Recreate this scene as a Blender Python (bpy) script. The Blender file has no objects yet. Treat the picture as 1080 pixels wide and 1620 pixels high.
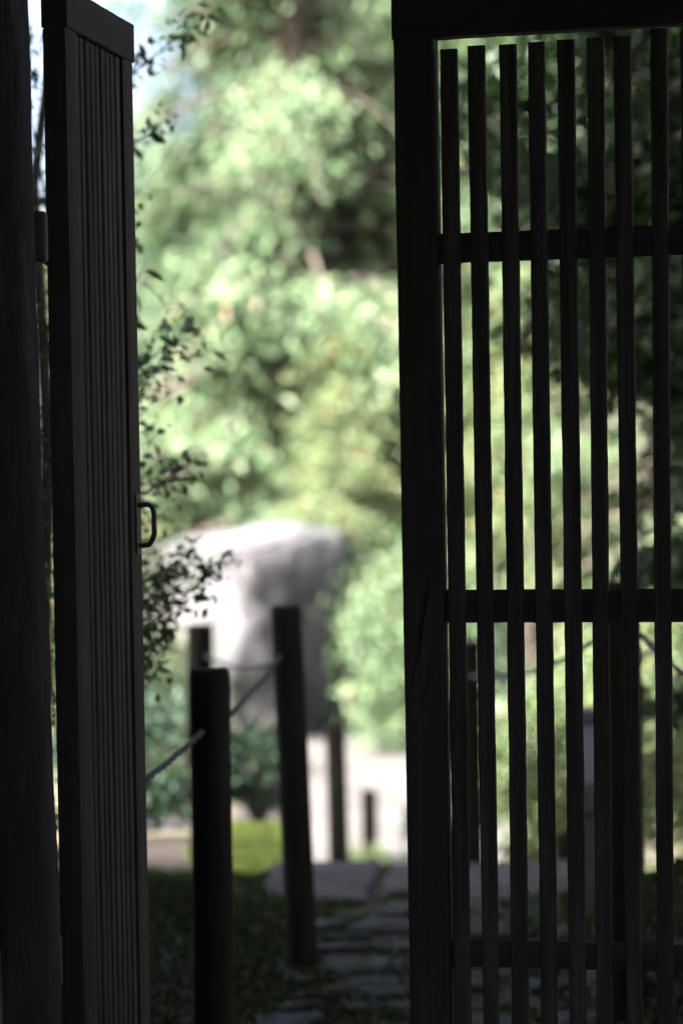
import bpy, bmesh, math, random
import numpy as np
from mathutils import Vector, Matrix, noise
random.seed(4)
C = bpy.context.scene.collection
S = bpy.context.scene
PI = math.pi
R = math.radians

# ------------------------------------------------------------------ camera, sky, sun, exposure
cd = bpy.data.cameras.new('camera')
cam = bpy.data.objects.new('camera', cd); C.objects.link(cam)
cd.sensor_fit = 'HORIZONTAL'; cd.sensor_width = 24.0; cd.lens = 100.0
cd.clip_start = 0.05; cd.clip_end = 2000
cam.matrix_world = Matrix.Translation((0, 0, 1.35)) @ Matrix.Rotation(R(90 - 1.082), 4, 'X') @ Matrix.Rotation(-0.018, 4, 'Z')
cd.dof.use_dof = True; cd.dof.focus_distance = 4.28; cd.dof.aperture_fstop = 3.3
cd.dof.aperture_blades = 0
S.camera = cam

SUN_DIR = Vector((-0.60, -0.38, 0.72)).normalized()        # towards the sun
w = bpy.data.worlds.new('World'); S.world = w; w.use_nodes = True
nt = w.node_tree
bg = nt.nodes['Background']
sky = nt.nodes.new('ShaderNodeTexSky'); sky.sky_type = 'NISHITA'; sky.sun_disc = False
sky.sun_elevation = math.asin(SUN_DIR.z); sky.sun_rotation = math.atan2(SUN_DIR.x, SUN_DIR.y)
sky.air_density = 0.7; sky.dust_density = 7.0
nt.links.new(sky.outputs[0], bg.inputs[0]); bg.inputs[1].default_value = 0.10
ld = bpy.data.lights.new('sun', 'SUN'); ld.energy = 5.0; ld.angle = R(0.5); ld.color = (1.0, 0.965, 0.91)
sun = bpy.data.objects.new('sun', ld); C.objects.link(sun)
sun.rotation_euler = SUN_DIR.to_track_quat('Z', 'Y').to_euler(); sun.location = (-6, -3, 9)
S.view_settings.view_transform = 'Standard'; S.view_settings.look = 'None'
S.view_settings.exposure = 3.3; S.view_settings.gamma = 1.0
S.view_settings.use_curve_mapping = False
S.render.engine = 'CYCLES'
S.cycles.use_denoising = True
S.cycles.max_bounces = 6; S.cycles.transparent_max_bounces = 4
S.cycles.diffuse_bounces = 4; S.cycles.transmission_bounces = 4
S.cycles.caustics_reflective = False; S.cycles.caustics_refractive = False

# ------------------------------------------------------------------ materials
def new_mat(name):
    m = bpy.data.materials.new(name); m.use_nodes = True
    return m, m.node_tree, m.node_tree.nodes['Principled BSDF']

def ramp(nt, stops):
    r = nt.nodes.new('ShaderNodeValToRGB'); e = r.color_ramp.elements
    e[0].position, e[0].color = stops[0][0], (*stops[0][1], 1)
    e[1].position, e[1].color = stops[-1][0], (*stops[-1][1], 1)
    for p, c in stops[1:-1]:
        k = e.new(p); k.color = (*c, 1)
    return r

def noise_tex(nt, scale, detail=6, rough=0.6, vec=(1, 1, 1), coord='Object'):
    tc = nt.nodes.new('ShaderNodeTexCoord'); mp = nt.nodes.new('ShaderNodeMapping')
    mp.inputs['Scale'].default_value = vec
    n = nt.nodes.new('ShaderNodeTexNoise'); n.inputs['Scale'].default_value = scale
    n.inputs['Detail'].default_value = detail; n.inputs['Roughness'].default_value = rough
    nt.links.new(tc.outputs[coord], mp.inputs[0]); nt.links.new(mp.outputs[0], n.inputs['Vector'])
    return n

def surf_mat(name, stops, scale=4, vec=(1, 1, 1), rough=0.75, bump=0.3, bscale=None, bdist=0.01, detail=8, spec=0.3):
    m, nt, b = new_mat(name)
    n = noise_tex(nt, scale, detail, 0.62, vec)
    r = ramp(nt, stops); nt.links.new(n.outputs['Fac'], r.inputs[0]); nt.links.new(r.outputs[0], b.inputs['Base Color'])
    b.inputs['Roughness'].default_value = rough; b.inputs['Specular IOR Level'].default_value = spec
    n2 = noise_tex(nt, bscale or scale * 3, 8, 0.65, vec)
    bp = nt.nodes.new('ShaderNodeBump'); bp.inputs['Strength'].default_value = bump; bp.inputs['Distance'].default_value = bdist
    nt.links.new(n2.outputs['Fac'], bp.inputs['Height']); nt.links.new(bp.outputs[0], b.inputs['Normal'])
    return m

def leaf_mat(name, stops, transl=0.35, rough=0.5, spec=0.3):
    m, nt, b = new_mat(name)
    g = nt.nodes.new('ShaderNodeNewGeometry'); r = ramp(nt, stops)
    nt.links.new(g.outputs['Random Per Island'], r.inputs[0])
    nt.links.new(r.outputs[0], b.inputs['Base Color'])
    b.inputs['Roughness'].default_value = rough; b.inputs['Specular IOR Level'].default_value = spec
    t = nt.nodes.new('ShaderNodeBsdfTranslucent'); mx = nt.nodes.new('ShaderNodeMixShader')
    mx.inputs[0].default_value = transl
    nt.links.new(r.outputs[0], t.inputs[0]); nt.links.new(b.outputs[0], mx.inputs[1]); nt.links.new(t.outputs[0], mx.inputs[2])
    nt.links.new(mx.outputs[0], nt.nodes['Material Output'].inputs[0])
    return m

M = {}
WOODV = (9, 9, 0.7)
M['wood'] = surf_mat('dark_stained_wood', [(0.25, (.020, .019, .018)), (0.55, (.030, .0285, .028)), (0.72, (.050, .048, .047)), (0.85, (.085, .082, .080))], 3.5, WOODV, 0.72, 0.5, 14, 0.003, spec=0.05)
M['wood_h'] = surf_mat('dark_stained_wood_cross', [(0.25, (.016, .016, .017)), (0.55, (.026, .025, .026)), (0.8, (.042, .041, .042))], 3.5, (0.7, 9, 9), 0.72, 0.5, 14, 0.003, spec=0.05)
M['slatwood'] = surf_mat('slat_wood', [(0.25, (.018, .018, .018)), (0.5, (.032, .031, .031)), (0.68, (.055, .053, .054)), (0.82, (.115, .112, .116))], 4.0, (14, 14, 0.7), 0.75, 0.6, 14, 0.003, spec=0.05)
M['log'] = surf_mat('weathered_log', [(0.25, (.014, .014, .017)), (0.55, (.028, .028, .034)), (0.82, (.075, .075, .085))], 4.0, (5, 5, 0.8), 0.85, 0.9, 9, 0.012, spec=0.05)
M['post'] = surf_mat('dark_round_post', [(0.3, (.006, .0058, .0045)), (0.6, (.011, .0105, .0082)), (0.85, (.026, .025, .018))], 5, (5, 5, 0.7), 0.9, 0.8, 14, 0.006, spec=0.1)
M['iron'] = surf_mat('black_iron', [(0.3, (.010, .010, .011)), (0.7, (.022, .021, .021))], 30, (1, 1, 1), 0.6, 0.3, 60, 0.001)
M['rope'] = surf_mat('rope_fibre', [(0.3, (.022, .024, .030)), (0.7, (.050, .054, .066))], 60, (1, 1, 1), 0.9, 0.6, 120, 0.003)
M['stone'] = surf_mat('grey_flagstone', [(0.30, (.005, .007, .004)), (0.52, (.009, .0098, .008)), (0.66, (.016, .016, .018)), (0.82, (.055, .056, .065))], 11, (1, 1, 1), 0.75, 1.0, 26, 0.014, spec=0.18)
M['step'] = surf_mat('step_stone', [(0.25, (.014, .017, .011)), (0.5, (.034, .034, .036)), (0.75, (.062, .062, .067))], 7, (1, 1, 1), 0.9, 0.9, 30, 0.012, spec=0.08)
M['boulder'] = surf_mat('pale_boulder', [(0.34, (.022, .028, .018)), (0.44, (.048, .048, .050)), (0.55, (.076, .073, .078)), (0.70, (.112, .108, .114))], 1.9, (1, 1, 1), 0.85, 0.8, 12, 0.02)
M['gravel'] = surf_mat('pale_gravel', [(0.3, (.034, .031, .029)), (0.5, (.064, .060, .057)), (0.75, (.100, .095, .091))], 2.2, (1, 1, 1), 0.9, 0.8, 160, 0.01)
M['plaster'] = surf_mat('grey_plaster', [(0.3, (.24, .24, .25)), (0.7, (.33, .33, .33))], 3, (1, 1, 1), 0.9, 0.3, 60, 0.003)
M['tile'] = surf_mat('grey_roof', [(0.3, (.06, .06, .065)), (0.7, (.12, .12, .13))], 3, (1, 1, 1), 0.7, 0.3, 30, 0.004)
M['bark'] = surf_mat('tree_bark', [(0.3, (.05, .040, .032)), (0.6, (.10, .082, .068)), (0.85, (.17, .145, .125))], 3, (4, 4, 1), 0.9, 0.9, 12, 0.02)
M['twig'] = surf_mat('dark_twig', [(0.3, (.02, .017, .013)), (0.7, (.05, .04, .03))], 20, (1, 1, 1), 0.9, 0.5, 40, 0.002)
M['lampbody'] = surf_mat('lantern_metal', [(0.3, (.020, .022, .025)), (0.7, (.035, .037, .042))], 20, (1, 1, 1), 0.5, 0.1, 60, 0.001, spec=0.5)
M['lamppost'] = surf_mat('lantern_post_stone', [(0.3, (.020, .024, .026)), (0.7, (.036, .040, .042))], 20, (1, 1, 1), 0.8, 0.3, 60, 0.002)
M['panel'] = surf_mat('frosted_panel', [(0.3, (.11, .115, .14)), (0.7, (.14, .145, .175))], 2, (1, 1, 1), 0.4, 0.02, 60, 0.001, spec=0.2)
# foliage
M['hinoki'] = leaf_mat('hinoki_leaf', [(0.0, (.036, .070, .032)), (0.45, (.092, .146, .070)), (0.85, (.145, .208, .108)), (0.982, (.19, .235, .12)), (1.0, (.34, .20, .12))], 0.24)
M['cypress'] = leaf_mat('cypress_leaf', [(0.0, (.026, .060, .034)), (0.5, (.062, .112, .060)), (0.92, (.105, .165, .090)), (1.0, (.15, .19, .10))], 0.25)
M['maple'] = leaf_mat('maple_leaf', [(0.0, (.065, .10, .042)), (0.5, (.115, .165, .072)), (0.9, (.16, .205, .09)), (1.0, (.30, .17, .09))], 0.40)
M['camellia'] = leaf_mat('camellia_leaf', [(0.0, (.010, .022, .009)), (0.6, (.022, .044, .016)), (1.0, (.042, .074, .024))], 0.20, 0.5, 0.25)
M['shrub'] = leaf_mat('shrub_leaf', [(0.0, (.040, .068, .026)), (0.5, (.080, .120, .048)), (0.85, (.13, .165, .062)), (1.0, (.19, .205, .08))], 0.35)
M['shrub_teal'] = leaf_mat('dark_shrub_leaf', [(0.0, (.012, .030, .020)), (0.6, (.028, .058, .036)), (1.0, (.055, .10, .05))], 0.25)
M['silhouette'] = leaf_mat('thicket_leaf', [(0.0, (.012, .026, .010)), (0.6, (.030, .056, .020)), (1.0, (.075, .115, .040))], 0.35, 0.4, 0.4)
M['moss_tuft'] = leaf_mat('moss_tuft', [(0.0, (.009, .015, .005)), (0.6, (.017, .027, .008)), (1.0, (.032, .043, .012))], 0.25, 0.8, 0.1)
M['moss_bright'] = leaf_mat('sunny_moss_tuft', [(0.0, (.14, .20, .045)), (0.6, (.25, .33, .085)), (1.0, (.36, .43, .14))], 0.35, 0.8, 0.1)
M['wood_far'] = leaf_mat('far_leaf', [(0.0, (.030, .060, .028)), (0.6, (.065, .115, .05)), (1.0, (.11, .16, .07))], 0.3)

# ground: mossy dark soil by the gate, pale sandy soil farther down the garden
gm, gnt, gb = new_mat('garden_soil')
tc = gnt.nodes.new('ShaderNodeTexCoord'); sp = gnt.nodes.new('ShaderNodeSeparateXYZ'); gnt.links.new(tc.outputs['Object'], sp.inputs[0])
nA = noise_tex(gnt, 1.3, 6, 0.6); nB = noise_tex(gnt, 14, 8, 0.7); nC = noise_tex(gnt, 0.6, 4, 0.5)
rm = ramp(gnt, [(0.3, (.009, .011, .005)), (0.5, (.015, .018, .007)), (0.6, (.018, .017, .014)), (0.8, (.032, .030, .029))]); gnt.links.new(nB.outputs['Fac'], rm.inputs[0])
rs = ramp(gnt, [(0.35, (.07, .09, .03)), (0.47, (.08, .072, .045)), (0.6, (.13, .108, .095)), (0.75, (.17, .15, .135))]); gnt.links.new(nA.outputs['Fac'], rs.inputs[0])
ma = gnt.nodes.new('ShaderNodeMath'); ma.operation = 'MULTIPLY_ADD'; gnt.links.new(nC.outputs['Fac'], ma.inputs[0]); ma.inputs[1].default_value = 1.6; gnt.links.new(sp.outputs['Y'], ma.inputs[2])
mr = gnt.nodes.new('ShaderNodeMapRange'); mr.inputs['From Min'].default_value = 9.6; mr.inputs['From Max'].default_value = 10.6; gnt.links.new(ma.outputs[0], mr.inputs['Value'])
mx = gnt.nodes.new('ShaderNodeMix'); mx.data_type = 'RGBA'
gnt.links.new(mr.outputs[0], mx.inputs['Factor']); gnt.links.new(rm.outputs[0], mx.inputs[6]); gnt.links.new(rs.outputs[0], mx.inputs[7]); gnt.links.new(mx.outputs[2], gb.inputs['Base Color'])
gb.inputs['Roughness'].default_value = 0.95; gb.inputs['Specular IOR Level'].default_value = 0.15
gbp = gnt.nodes.new('ShaderNodeBump'); gbp.inputs['Strength'].default_value = 0.8; gbp.inputs['Distance'].default_value = 0.02
gnt.links.new(nB.outputs['Fac'], gbp.inputs['Height']); gnt.links.new(gbp.outputs[0], gb.inputs['Normal'])
M['ground'] = gm

# ------------------------------------------------------------------ helpers
def link(name, me, mat=None, parent=None, loc=None):
    o = bpy.data.objects.new(name, me); C.objects.link(o)
    if mat is not None and not me.materials: me.materials.append(mat)
    if parent is not None: o.parent = parent
    if loc is not None: o.location = loc
    return o

def tag(o, label=None, cat=None, group=None, kind=None):
    if label: o['label'] = label
    if cat: o['category'] = cat
    if group: o['group'] = group
    if kind: o['kind'] = kind
    return o

def empty(name, loc=(0, 0, 0), rz=0):
    o = bpy.data.objects.new(name, None); C.objects.link(o); o.location = loc; o.rotation_euler = (0, 0, rz); o.empty_display_size = 0.1
    return o

def mesh_np(name, V, F, smooth=False):
    """V (n,3); F (m,k) with one k for all faces"""
    V = np.asarray(V, np.float32); F = np.asarray(F, np.int32)
    me = bpy.data.meshes.new(name)
    me.vertices.add(len(V)); me.vertices.foreach_set('co', V.ravel())
    m, k = F.shape
    me.loops.add(m * k); me.loops.foreach_set('vertex_index', F.ravel())
    me.polygons.add(m); me.polygons.foreach_set('loop_start', np.arange(0, m * k, k, dtype=np.int32))
    me.polygons.foreach_set('use_smooth', np.full(m, smooth, dtype=bool))
    me.update(calc_edges=True); me.validate()
    return me

def bm_mesh(name, bm, smooth=False):
    bmesh.ops.recalc_face_normals(bm, faces=bm.faces)
    me = bpy.data.meshes.new(name); bm.to_mesh(me); bm.free()
    if smooth:
        for p in me.polygons: p.use_smooth = True
    return me

def add_box(bm, lo, hi, bevel=0.0):
    r = bmesh.ops.create_cube(bm, size=1.0)
    vs = r['verts']
    for v in vs:
        v.co = Vector([lo[i] + (v.co[i] + 0.5) * (hi[i] - lo[i]) for i in range(3)])
    if bevel:
        es = list({e for v in vs for e in v.link_edges})
        bmesh.ops.bevel(bm, geom=es, offset=bevel, segments=2, affect='EDGES', profile=0.5)

def box_mesh(name, lo, hi, bevel=0.002):
    bm = bmesh.new(); add_box(bm, lo, hi, bevel); return bm_mesh(name, bm)

def bar_mesh(name, a0t, a1t, a0b, a1b, b0, b1, zt, zb, jit=0.0006, seg=40, seed=0, bev=0.0022):
    """upright timber in leaf coordinates, chamfered corners, edges slightly uneven with wear"""
    rnd = random.Random(seed); V = []; F = []
    for i in range(seg + 1):
        t = i / seg; z = zt + (zb - zt) * t
        l = a0t + (a0b - a0t) * t; r = a1t + (a1b - a1t) * t
        jl = jit * (noise.noise((seed * 3.1, z * 9, 0)) * 1.2 + (rnd.random() - .5) * 1.1)
        jr = jit * (noise.noise((seed * 5.7, z * 9, 4)) * 1.2 + (rnd.random() - .5) * 1.1)
        l += jl; r += jr
        V += [(l + bev, b0, z), (r - bev, b0, z), (r, b0 + bev, z), (r, b1 - bev, z), (r - bev, b1, z), (l + bev, b1, z), (l, b1 - bev, z), (l, b0 + bev, z)]
    for i in range(seg):
        for k in range(8):
            F.append((i * 8 + k, i * 8 + (k + 1) % 8, (i + 1) * 8 + (k + 1) % 8, (i + 1) * 8 + k))
    bm = bmesh.new(); vs = [bm.verts.new(v) for v in V]
    for f in F: bm.faces.new([vs[i] for i in f])
    bm.faces.new(vs[:8]); bm.faces.new(vs[-8:])
    return bm_mesh(name, bm)

def tube_data(pts, rads, n=8, cap=True):
    pts = [Vector(p) for p in pts]; V = []; F = []
    for i, p in enumerate(pts):
        d = (pts[min(i + 1, len(pts) - 1)] - pts[max(i - 1, 0)]).normalized()
        u = d.orthogonal().normalized() if i == 0 else (u - d * u.dot(d)).normalized()
        v = d.cross(u)
        for k in range(n):
            a = 2 * PI * k / n
            V.append(p + (u * math.cos(a) + v * math.sin(a)) * rads[i])
    for i in range(len(pts) - 1):
        for k in range(n):
            F.append((i * n + k, i * n + (k + 1) % n, (i + 1) * n + (k + 1) % n, (i + 1) * n + k))
    return V, F

class TubeSet:
    def __init__(s): s.V = []; s.F = []
    def add(s, pts, rads, n=6):
        V, F = tube_data(pts, rads, n); o = len(s.V)
        s.V += V; s.F += [tuple(i + o for i in f) for f in F]
    def build(s, name, mat, parent=None):
        return link(name, mesh_np(name, [tuple(v) for v in s.V], s.F, True), mat, parent)

def norm(a):
    return a / np.maximum(np.linalg.norm(a, axis=1, keepdims=True), 1e-9)

def leaves_mesh(name, P, D, N, L, W):
    """one four-cornered folded leaf per row"""
    D = norm(D); Sd = norm(np.cross(D, N)); Nn = np.cross(Sd, D)
    L = L[:, None]; W = W[:, None]
    v0 = P; v2 = P + D * L - Nn * L * 0.12
    mid = P + D * L * 0.45
    v1 = mid + Sd * W * 0.5 + Nn * W * 0.18; v3 = mid - Sd * W * 0.5 + Nn * W * 0.18
    V = np.stack([v0, v1, v2, v3], 1).reshape(-1, 3)
    F = np.arange(len(P) * 4).reshape(-1, 4)
    return mesh_np(name, V, F)

def sstep(x, a, b):
    t = np.clip((x - a) / (b - a), 0, 1); return t * t * (3 - 2 * t)

# ------------------------------------------------------------------ terrain
LB = ([-50, 5.0, 6.0, 7.4, 8.6, 9.4, 10.5, 11.3, 13, 16, 20.5, 24, 30, 60], [.10, .10, .20, .25, .05, -.01, -.07, -.13, -.34, -.55, -.85, -.95, -1.2, -1.2])
PB = ([-50, 8.72, 8.95, 16.2, 17.0, 25, 26.5, 60], [.10, .10, -.14, -1.20, -1.26, -1.30, -1.2, -1.2])
RB = ([-50, 4.8, 5.9, 6.8, 7.6, 9, 12, 18, 22, 60], [.10, .10, .40, .36, .20, -.02, -.40, -1.0, -1.15, -1.2])
def height(x, y):
    x = np.asarray(x, float); y = np.asarray(y, float)
    lw = sstep(-x, np.interp(y, [7, 9, 9.6, 14, 16], [.10, .10, .04, .04, .40]), np.interp(y, [7.5, 9, 9.6, 14, 16], [.52, .46, .28, .30, .75]))
    rw = sstep(x, 0.52 + 0.0 * y, 0.82 + 0.04 * np.maximum(y - 9, 0))
    l = np.interp(y, *LB); p = np.interp(y, *PB); r = np.interp(y, *RB)
    # lower court opens out
    h = p * (1 - lw) * (1 - rw) + l * lw + r * rw
    h = h + 0.012 * np.sin(x * 5.1 + y * 3.3) * (lw + rw) + 0.008 * np.sin(x * 11 - y * 7.7) * (lw + rw)
    far = np.maximum(y - 40, 0)
    return h + 0.03 * far * (far < 200) + 6.0 * (far >= 200)
def H(x, y): return float(height(x, y))

def axis(segs):
    out = []
    for a, b, s in segs:
        out += list(np.arange(a, b, s))
    return np.array(out + [segs[-1][1]])
gx = axis([(-400, -60, 40), (-60, -10, 5), (-10, -3, .5), (-3, 3, .06), (3, 10, .5), (10, 60, 5), (60, 400, 40)])
gy = axis([(-60, -5, 5), (-5, 3, .5), (3, 14, .06), (14, 32, .25), (32, 80, 2), (80, 640, 40)])
X, Y = np.meshgrid(gx, gy)
V = np.stack([X, Y, height(X, Y)], -1).reshape(-1, 3)
nx, ny = len(gx), len(gy)
idx = np.arange(nx * ny).reshape(ny, nx)
F = np.stack([idx[:-1, :-1], idx[:-1, 1:], idx[1:, 1:], idx[1:, :-1]], -1).reshape(-1, 4)
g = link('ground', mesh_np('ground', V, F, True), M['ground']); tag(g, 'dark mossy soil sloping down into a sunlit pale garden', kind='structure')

# pale sunlit gravel path going down to a court
def sheet(name, fx, ys, n, off):
    V = []; F = []
    for j, y in enumerate(ys):
        x0, x1 = fx(y)
        for i in range(n + 1):
            x = x0 + (x1 - x0) * i / n
            V.append((x, y, H(x, y) + off))
    for j in range(len(ys) - 1):
        for i in range(n):
            F.append((j * (n + 1) + i, j * (n + 1) + i + 1, (j + 1) * (n + 1) + i + 1, (j + 1) * (n + 1) + i))
    return mesh_np(name, V, F, True)
def path_x(y):
    wv = 0.04 * math.sin(y * 2.3)
    if y < 15.5: return (-0.02 + wv, 0.62 + wv)
    k = min(1, (y - 15.5) / 2)
    return (-0.02 - 0.46 * k + wv, 0.62 + 1.9 * k - wv)
pg = link('path', sheet('path', path_x, np.arange(9.0, 26.5, .12), 18, 0.02), M['gravel']); tag(pg, 'pale sunlit gravel path running down from the stone landing', kind='structure')

# ------------------------------------------------------------------ left plaster wall, gate posts, unseen roof added for shade
wl = empty('plaster_wall', (-1.02, 4.06, .10)); tag(wl, 'low grey plaster wall beside the rough log gate post at the left edge', 'wall')
link('wall_body', box_mesh('wall_body', (-.53, -.045, -.05), (.526, .045, .56), .004), M['plaster'], wl)
link('wall_cap', box_mesh('wall_cap', (-.53, -.07, .5605), (.526, .07, .60), .004), M['wood_h'], wl)

def log_mesh(name, p0, p1, r, seed, rough=0.10, n=22, seg=60):
    V = []; F = []
    p0 = Vector(p0); p1 = Vector(p1)
    for i in range(seg + 1):
        t = i / seg; c = p0.lerp(p1, t)
        for k in range(n):
            a = 2 * PI * k / n
            q = Vector((math.cos(a), math.sin(a), 0))
            # adzed, slightly squared log
            sq = 1.0 / max(abs(q.x), abs(q.y)); rr = r * (0.55 + 0.45 * min(sq, 1.28) * .9)
            f = 1 + rough * noise.noise((q.x * 1.4 + seed, q.y * 1.4, c.z * 2.2)) + rough * .55 * noise.noise((q.x * 4 + seed, q.y * 4, c.z * 7)) + rough * .25 * noise.noise((q.x * 9, q.y * 9 + seed, c.z * 22))
            V.append(c + q * rr * f)
    for i in range(seg):
        for k in range(n):
            F.append((i * n + k, i * n + (k + 1) % n, (i + 1) * n + (k + 1) % n, (i + 1) * n + k))
    bm = bmesh.new(); vs = [bm.verts.new(v) for v in V]
    for f in F: bm.faces.new([vs[i] for i in f])
    bm.faces.new(vs[-n:]); bm.faces.new(vs[:n])
    return bm_mesh(name, bm, True)
gp = empty('gate_post', (-.4405, 4.0, 0)); tag(gp, 'rough dark log gate post at the left edge beside the half open gate leaf', 'gate post', 'log posts carrying the gate')
link('log', log_mesh('log', (0, 0, -.1), (-.036, 0, 2.46), .0435, 3), M['log'], gp)
# iron pintles that carry the left leaf
for z in (1.672, .64):
    link('hinge_pin', box_mesh('hinge_pin', (.010, .030, z - .036), (.030, .060, z + .036), .004), M['iron'], gp)
gp2 = empty('gate_post', (.665, 4.06, 0)); tag(gp2, 'dark log gate post behind the slatted leaf at the far right edge', 'gate post', 'log posts carrying the gate')
link('log', log_mesh('log', (0, 0, -.1), (.01, 0, 2.46), .045, 8), M['log'], gp2)

rf = empty('shade_roof', (.10, 4.0, 2.46)); tag(rf, 'unseen dark timber roof added over the gateway to shade it', 'roof')  # added above the view so the gate stays in shade
link('beam', box_mesh('beam', (-1.0, -.06, 0), (1.0, .06, .12), .006), M['wood_h'], rf)
bmr = bmesh.new()
for s in (-1, 1):
    r = bmesh.ops.create_cube(bmr, size=1.0)
    for v in r['verts']:
        x = v.co.x * 2.9; d = v.co.y + .5; z = v.co.z * .03
        yy = s * d * 1.15
        v.co = Vector((x, yy, .52 - d * .38 + z))
link('roof_boards', bm_mesh('roof_boards', bmr), M['wood_h'], rf)
for k in range(9):
    for s in (-1, 1):
        t = TubeSet(); x = -1.3 + k * .325
        t.add([(x, 0, .50), (x, s * 1.18, .10)], [.022, .022], 6)
        t.build('rafter', M['wood'], rf)

# ------------------------------------------------------------------ gate leaves (a = across, b = through, z = up)
def stile_mesh(name, a0, a1, b0, b1, z0, z1, crack=False, seed=0):
    """front face as a fine grid so that the split in the wood is real depth"""
    na, nz = (26, 300) if crack else (4, 60)
    bm = bmesh.new(); grid = []
    for j in range(nz + 1):
        z = z0 + (z1 - z0) * j / nz; row = []
        je = .0007 * noise.noise((seed, z * 6, 1)) + .0004 * noise.noise((seed, z * 40, 2))
        for i in range(na + 1):
            t = i / na; a = a0 + (a1 - a0) * t
            if i == 0: a += je
            d = 0.0005 * noise.noise((a * 60, z * 2, seed))
            if crack:
                for (cz, ca, wz, wa, dep) in ((1.09, .026, .055, .0024, .010), (1.13, .030, .02, .004, .008), (1.02, .030, .03, .007, .007), (1.155, .040, .012, .003, .004)):
                    wob = .004 * noise.noise((z * 25, cz * 9, 0))
                    q = ((z - cz) / wz) ** 2 + ((a - ca - wob - (z - cz) * .16) / wa) ** 2
                    d += dep * math.exp(-q)
            if i in (0, na): d += .0022
            row.append(bm.verts.new((a, b0 + d, z)))
        grid.append(row)
    for j in range(nz):
        for i in range(na):
            bm.faces.new((grid[j][i], grid[j][i + 1], grid[j + 1][i + 1], grid[j + 1][i]))
    back = [[bm.verts.new((r[0].co.x, b1, r[0].co.z)), bm.verts.new((r[-1].co.x, b1, r[-1].co.z))] for r in grid]
    for j in range(nz):
        bm.faces.new((grid[j][0], grid[j + 1][0], back[j + 1][0], back[j][0]))
        bm.faces.new((grid[j][-1], back[j][1], back[j + 1][1], grid[j + 1][-1]))
        bm.faces.new((back[j][0], back[j + 1][0], back[j + 1][1], back[j][1]))
    for j in (0, nz):
        bm.faces.new(grid[j] + [back[j][1], back[j][0]])
    return bm_mesh(name, bm)

def gate_leaf(loc, ang, W, st, ztop, zrail, zbot, rails, slats, label, T=.036, crack=False, sb=(.020, .0285), tone='wood'):
    root = empty('gate_leaf', loc, ang); tag(root, label, 'gate', 'the two leaves of the timber gate')
    link('top_rail', bar_h('top_rail', -.0015, W + .0015, -.0015, T + .0015, zrail, ztop, 5), M['wood_h'], root)
    link('stile', stile_mesh('stile', 0, st, 0, T, .10, zrail - .0008, crack, 2), M['wood'], root)
    link('stile', stile_mesh('stile', W - st, W, 0, T, .10, zrail - .0008, False, 7), M['wood'], root)
    for i, (z0, z1) in enumerate(rails):
        link('cross_rail', bar_h('cross_rail', st - .012 if i != 1 else st - .004, W - st + .012, .029, T - .001, z0, z1, 11 + i), M['wood_h'], root)
    link('bottom_rail', bar_h('bottom_rail', st + .0005, W - st - .0005, .004, T - .002, .11, .20, 19), M['wood_h'], root)
    for i, (at, ab, wt, wb, zt) in enumerate(slats):
        link('slat', bar_mesh('slat', at, at + wt, ab, ab + wb, sb[0] + .0006 * math.sin(i * 2.1), sb[1], zt, .203, .0006, 90, 31 + i * 7 + int(ang * 10)), M['slatwood'], root)
    return root

def bar_h(name, a0, a1, b0, b1, z0, z1, seed, seg=40, bev=.0022):
    V = []; bm = bmesh.new()
    for i in range(seg + 1):
        t = i / seg; a = a0 + (a1 - a0) * t
        j0 = .0008 * noise.noise((seed, a * 22, 0)) + .0004 * noise.noise((seed, a * 110, 3)); j1 = .0008 * noise.noise((seed, a * 22, 9)) + .0004 * noise.noise((seed, a * 110, 6))
        lo = z0 + j0; hi = z1 + j1
        V.append([bm.verts.new(c) for c in ((a, b0 + bev, lo), (a, b1 - bev, lo), (a, b1, lo + bev), (a, b1, hi - bev), (a, b1 - bev, hi), (a, b0 + bev, hi), (a, b0, hi - bev), (a, b0, lo + bev))])
    for i in range(seg):
        for k in range(8):
            bm.faces.new((V[i][k], V[i][(k + 1) % 8], V[i + 1][(k + 1) % 8], V[i + 1][k]))
    bm.faces.new(V[0]); bm.faces.new(V[-1])
    return bm_mesh(name, bm)

# right leaf: measured slats (left edge at the top, left edge near the bottom, widths, top height)
rs_ = [(.0668, .0634, .027, .0262, 1.9615), (.1088, .1080, .027, .0245, 1.9645), (.1578, .1525, .026, .026, 1.9635), (.2010, .1965, .0257, .0258, 1.965),
       (.2450, .2395, .0265, .0265, 1.966), (.2900, .2805, .0255, .0240, 1.9665), (.3295, .3255, .0262, .0250, 1.966), (.3845, .3720, .0252, .0252, 1.975), (.4290, .4190, .0255, .0255, 1.968)]
k_ = (1.965 - .203) / (1.965 - .516)                       # carry the lean on down to the bottom rail
slr = [(a, a + (b - a) * k_, w0, w1, z) for a, b, w0, w1, z in rs_]
gr = gate_leaf((.0898, 4.28, 0), -R(15), .535, .061, 2.062, 1.9775, .10, [(1.641, 1.686), (1.0985, 1.1485), (.578, .6195)], slr,
               'slatted dark timber gate leaf standing nearly face on beside the opening', crack=True)
nail = None
zr = (1.664, 1.123, .599)
for sl_, (a_t, a_b, w_t, w_b, z_t) in zip([c for c in gr.children if c.name.startswith('slat')], slr):
    for z_ in zr:
        f_ = (z_t - z_) / (z_t - .203)
        if nail is None:
            bmn = bmesh.new(); bmesh.ops.create_uvsphere(bmn, u_segments=8, v_segments=5, radius=.0021)
            nail = bm_mesh('nail', bmn, True); nail.materials.append(M['iron'])
        o_ = link('nail', nail, None, sl_, (a_t + (a_b - a_t) * f_ + (w_t + (w_b - w_t) * f_) * .5 + random.uniform(-.002, .002), .0200, z_ + random.uniform(-.006, .006)))
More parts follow.
